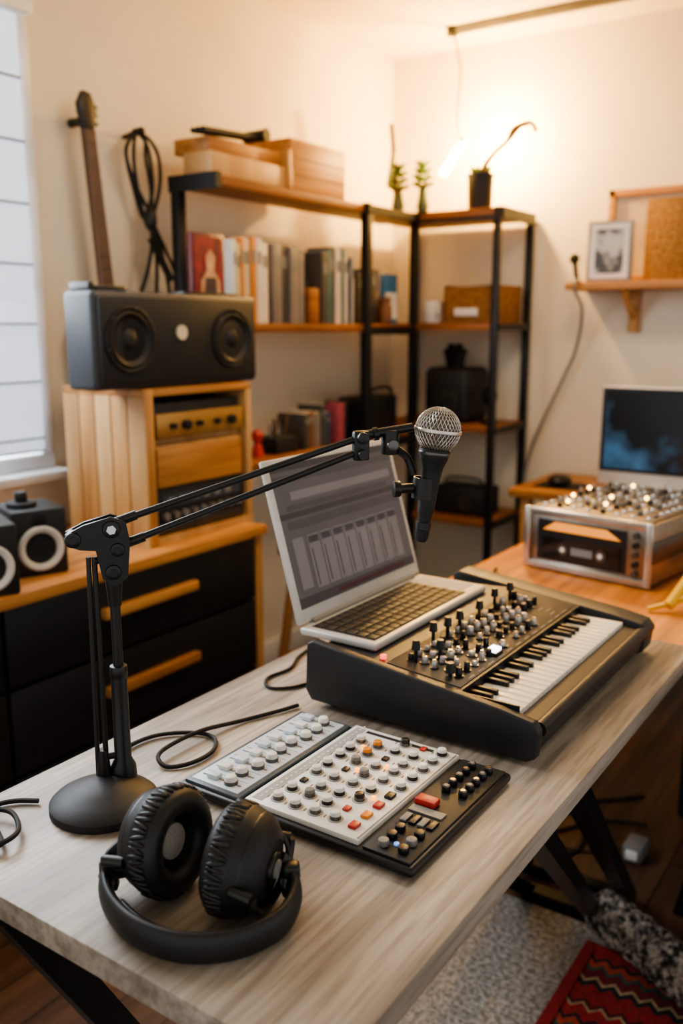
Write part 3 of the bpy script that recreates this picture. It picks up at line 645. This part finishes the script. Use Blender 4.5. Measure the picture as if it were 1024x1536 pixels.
for k in range(11):
    a=k*2.4; o.sph((3.30+.03*math.cos(a),1.60+.03*math.sin(a),1.88),.024,gl,(1,.4,.3),(0,-.9,a),seg=8)
o.fin()
# ------------------------------------------------------------ pendant + track
o=B('ceiling_track_light'); o.beam((3.27,1.72,CZ-.015),(3.27,.6,CZ-.015),.02,.025,DCH); o.cyl((3.27,1.72,CZ-.03),(3.27,1.72,CZ),.022,STE)
o.tube([(3.27,1.71,CZ-.03),(3.285,1.69,2.25),(3.27,1.69,2.1),(3.265,1.68,2.0)],.004,M('cord_tan','#a8916c',.6))
o.cyl((3.266,1.66,2.00),(3.262,1.664,1.975),.012,SIL)
bulb=M('glowing_tube','#ffe2ac',.3,emis=55,ecol='#ffc878')
o.cyl((3.262,1.66,1.98),(3.205,1.715,1.865),.014,bulb,bev=.004)
o.sph((3.235,1.665,1.955),.026,bulb,(1,.7,.55),seg=12)
o.fin()
# ------------------------------------------------------------ right wall shelf
o=B('wall_shelf'); o.b2((3.30,.45,1.432),(3.53,1.245,1.46),OAKY,.003)
for y in (1.045,.55):
    o.b2((3.50,y-.02,1.28),(3.528,y+.02,1.435),OAKZ,.003); o.beam((3.36,y,1.432),(3.512,y,1.33),.025,.022,OAKZ,.002)
o.fin()
o=B('wooden_frame'); bd_=M('backing_board','#cbb8a0',.8)
y0,y1,z0,z1=.55,1.165,1.461,1.80
for a,b in (((3.50,y0,z0),(3.52,y1,z0+.025)),((3.50,y0,z1-.025),(3.52,y1,z1)),((3.50,y0,z0),(3.52,y0+.025,z1)),((3.50,y1-.025,z0),(3.52,y1,z1))): o.b2(a,b,OAKY,.002)
o.b2((3.515,y0+.02,z0+.02),(3.522,y1-.02,z1-.02),bd_); o.fin()
o=B('cork_panel'); o.b2((3.465,.86,1.461),(3.49,1.01,1.755),M('cork','#a47b48',.9,col2='#7d592f',scale=80,bump=.5),.003); o.fin()
ph=M('photo_print','#b9b9b8',.4,col2='#45464a',scale=14,lo=.42,hi=.55)
def pframe(x,ya,yb,z,h,rz):
    o=B('photo_frame'); o.b2((x,ya,z),(x+.030,yb,z+h),M('frame_gray','#8f8d8a',.4,.3),.003); o.b2((x-.002,ya+.012,z+.012),(x+.003,yb-.012,z+h-.012),WHT); o.b2((x-.004,ya+.03,z+.03),(x,yb-.03,z+h-.03),ph); 
    o.beam((x+.03,(ya+yb)/2,z+.12),(x+.08,(ya+yb)/2,z+.004),.03,.004,BLK)
    return o.fin(rotz=rz)
pframe(3.36,1.03,1.19,1.461,.215,.12); pframe(3.37,.67,.825,1.461,.23,-.1)
o=B('spare_microphone'); o.cyl((3.34,1.215,1.462),(3.335,1.222,1.53),.009,BLK); o.sph((3.333,1.225,1.545),.019,RUB); o.cyl((3.34,1.215,1.461),(3.34,1.215,1.466),.02,BLK)
o.tube([(3.325,1.21,1.464),(3.285,1.20,1.466),(3.283,1.20,1.43),(3.40,1.21,1.36),(3.47,1.25,1.22),(3.48,1.30,1.10),(3.49,1.38,.93),(3.49,1.435,.78),(3.48,1.45,.60),(3.5,1.42,.3)],.006,GRY,res=6); o.fin()
# ------------------------------------------------------------ wall table + monitor
o=B('wall_desk'); o.b2((3.05,-.3,.685),(3.51,1.33,.715),OAKY,.003)
for y in (1.27,-.2):
    for x in (3.09,3.47): o.b2((x-.02,y-.02,0),(x+.02,y+.02,.685),OAKZ,.002)
o.fin()
o=B('computer_mouse'); o.sph((3.2,1.19,.739),.05,BLK,(1.1,.85,.42)); o.b2((3.14,1.10,.7155),(3.28,1.27,.720),RUB,.001); o.fin()
o=B('computer_monitor'); X=3.14
mp2=M('monitor_image','#31506b',.2,0,'#06080c',5,emis=.0,lo=.50,hi=.68); em_=mp2.node_tree; pb=em_.nodes['Principled BSDF']; crn=[n for n in em_.nodes if n.type=='VALTORGB'][0]
em_.links.new(crn.outputs[0],pb.inputs['Emission Color']); pb.inputs['Emission Strength'].default_value=.6
o.b2((X,.42,.752),(X+.02,1.03,1.098),ALU,.006); o.b2((X-.002,.426,.800),(X+.001,1.024,1.092),BLK)
o.b2((X-.003,.44,.812),(X-.0015,1.010,1.080),mp2)
o.b2((X-.09,.50,.7155),(X+.12,1.0,.724),ALU,.003); o.prism([(.62,.72),(.86,.72),(.80,.85),(.68,.85)],X+.02,X+.035,ALU); o.fin()
# ------------------------------------------------------------ silver mixer on the worktable
o=B('analog_mixer_unit')
x0,x1,y0,y1,z0,z1=1.975,2.425,.475,.795,.738,.876
chs=M('brushed_silver','#a2988c',.3,.9,bump=.05,scale=60); trm=M('polished_silver_trim','#c8c0b4',.25,.8)
o.b2((x0,y0,z0),(x1,y1,z1),chs,.004)
for s_ in (y0,y1-.016): o.b2((x0-.008,s_,z0-.004),(x0+.004,s_+.016,z1+.004),trm,.002); o.b2((x0-.004,s_-.004 if s_==y0 else s_+.005,z0+.05),(x1,s_+.012 if s_==y0 else s_+.020,z0+.10),DCH,.002)
o.b2((x0-.007,y0,z1-.014),(x0+.004,y1,z1+.004),trm,.002); o.b2((x0-.007,y0,z0-.004),(x0+.004,y1,z0+.012),trm,.002)
o.b2((x0-.003,y0+.062,z0+.018),(x0+.003,y1-.035,z1-.022),BLK)
gw=M('warm_lit_panel','#e09a48',.4,emis=.5,ecol='#ff9a3a')
o.prism([(y0+.075,z1-.046),(y1-.050,z1-.046),(y1-.08,z1-.026),(y0+.11,z1-.026)],x0-.006,x0-.002,gw)
o.b2((x0-.006,y0+.075,z0+.024),(x0-.002,y1-.050,z0+.076),M('tape_window','#1b1816',.12)); 
for s_ in (y0+.12,y1-.105): o.cyl((x0-.005,s_,z0+.050),(x0-.009,s_,z0+.050),.014,DCH,seg=20); o.cyl((x0-.009,s_,z0+.050),(x0-.011,s_,z0+.050),.006,WHT,seg=10)
o.b2((x0-.0075,y0+.14,z0+.040),(x0-.005,y1-.125,z0+.058),GRY)
for i in range(5): o.cyl((x0-.002,y0+.038,z0+.022+i*.022),(x0-.012,y0+.038,z0+.022+i*.022),.007,BLK if i%2 else DCH,seg=12)
for a in (x0+.03,x1-.03):
    for b in (y0+.03,y1-.03): o.cyl((a,b,.7305),(a,b,z0+.002),.012,RUB)
o.b2((x0+.012,y0+.012,z1),(x1-.012,y1-.012,z1+.004),M('mixer_top','#857b6e',.3,.85),.001)
bokeh=M('warm_bokeh_glint','#ffdca0',.2,emis=10,ecol='#ffc060')  # emissive beads imitate bokeh glints above the shiny knobs
random.seed(9)
for i in range(12):
    for j in range(8):
        X=x0+.035+i*.034; Y=y0+.03+j*.037; r=random.random()
        o.cyl((X,Y,z1+.003),(X,Y,z1+.010+.005*(r>.6)),.0072,CHR if r<.55 else (DCH if r<.85 else BLK),r2=.006,seg=12,bev=.001)
        if r>.8: o.cyl((X,Y,z1+.010),(X+.008,Y+.004,z1+.024),.0022,CHR,seg=8)
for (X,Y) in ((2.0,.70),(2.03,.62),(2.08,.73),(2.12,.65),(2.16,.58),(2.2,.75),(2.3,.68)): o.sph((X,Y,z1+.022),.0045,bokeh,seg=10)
for k in range(3): o.tube([(x1-.12+.03*k,y0-.004,z0+.06),(x1-.14+.03*k,y0-.05,z0+.05),(x1-.20+.03*k,y0-.07,z0+.01),(x1-.24,y0-.05-.02*k,z0+.001)],.005,RUB)
o.fin(rotz=-.15)
o=B('yellow_cable'); yl=M('yellow_rubber','#e5b21c',.4)
o.tube([(1.80,.47,.7375),(1.83,.43,.75),(1.85,.39,.765),(1.84,.33,.75),(1.76,.30,.7375),(1.70,.32,.7375)],.006,yl); o.cyl((1.82,.435,.745),(1.89,.41,.80),.011,yl); o.fin()
o=B('small_black_adapter'); o.b2((1.68,.64,.7305),(1.75,.70,.75),BLK,.005); o.tube([(1.72,.70,.74),(1.76,.74,.736),(1.8,.80,.736),(1.86,.84,.736),(1.92,.86,.736)],.004,RUB); 
o.sph((1.66,.78,.742),.011,YEL,seg=10); o.cyl((1.64,.74,.7305),(1.64,.74,.76),.009,CHR); o.fin()
# ------------------------------------------------------------ lights
w=D.worlds.new('World'); sc.world=w; w.use_nodes=True
w.node_tree.nodes['Background'].inputs[0].default_value=(.98,.97,.95,1); w.node_tree.nodes['Background'].inputs[1].default_value=.72
def area(name,loc,target,size,sy,e,col):
    l=D.lights.new(name,'AREA'); l.shape='RECTANGLE'; l.size=size; l.size_y=sy; l.energy=e; l.color=col
    ob=D.objects.new(name,l); sc.collection.objects.link(ob); ob.location=loc; ob.rotation_euler=(V(target)-V(loc)).to_track_quat('-Z','Y').to_euler(); return ob
area('window_daylight',(.95,WY-.10,1.55),(.95,0,.9),1.2,1.1,34,(.88,.94,1))
def point(name,loc,e,col,r=.03):
    l=D.lights.new(name,'POINT'); l.energy=e; l.color=col; l.shadow_soft_size=r
    ob=D.objects.new(name,l); sc.collection.objects.link(ob); ob.location=loc; return ob
point('pendant_bulb',(3.36,1.62,2.02),44,(1,.60,.20),.03)
area('warm_fill_area',(2.1,.7,2.36),(2.1,.7,0),.4,.4,10,(1,.76,.50))  # added warm fill above the worktable, without a ceiling fixture
l=D.lights.new('worktable_warm_spot','SPOT'); l.energy=38; l.color=(1,.58,.22); l.spot_size=math.radians(38); l.spot_blend=.8; l.shadow_soft_size=.04  # added spot to warm the worktable; the rail has no spot head
ob=D.objects.new('worktable_warm_spot',l); sc.collection.objects.link(ob); ob.location=(3.22,1.0,2.33); ob.rotation_euler=(V((2.0,.75,.73))-V((3.22,1.0,2.33))).to_track_quat('-Z','Y').to_euler()
try:
    sc.view_settings.view_transform='AgX'; sc.view_settings.look='AgX - Medium High Contrast'; sc.view_settings.exposure=.48
except Exception as e: print(e)
# ------------------------------------------------------------ camera
cam=D.cameras.new('camera'); co=D.objects.new('camera',cam); sc.collection.objects.link(co); sc.camera=co
co.location=(0,0,1.30); co.rotation_euler=(math.radians(90-11.64),0,math.radians(34.2-90))
cam.sensor_fit='HORIZONTAL'; cam.sensor_width=36; cam.lens=1350/1024*36; cam.clip_start=.05
cam.dof.use_dof=True; cam.dof.focus_distance=1.05; cam.dof.aperture_fstop=5.0
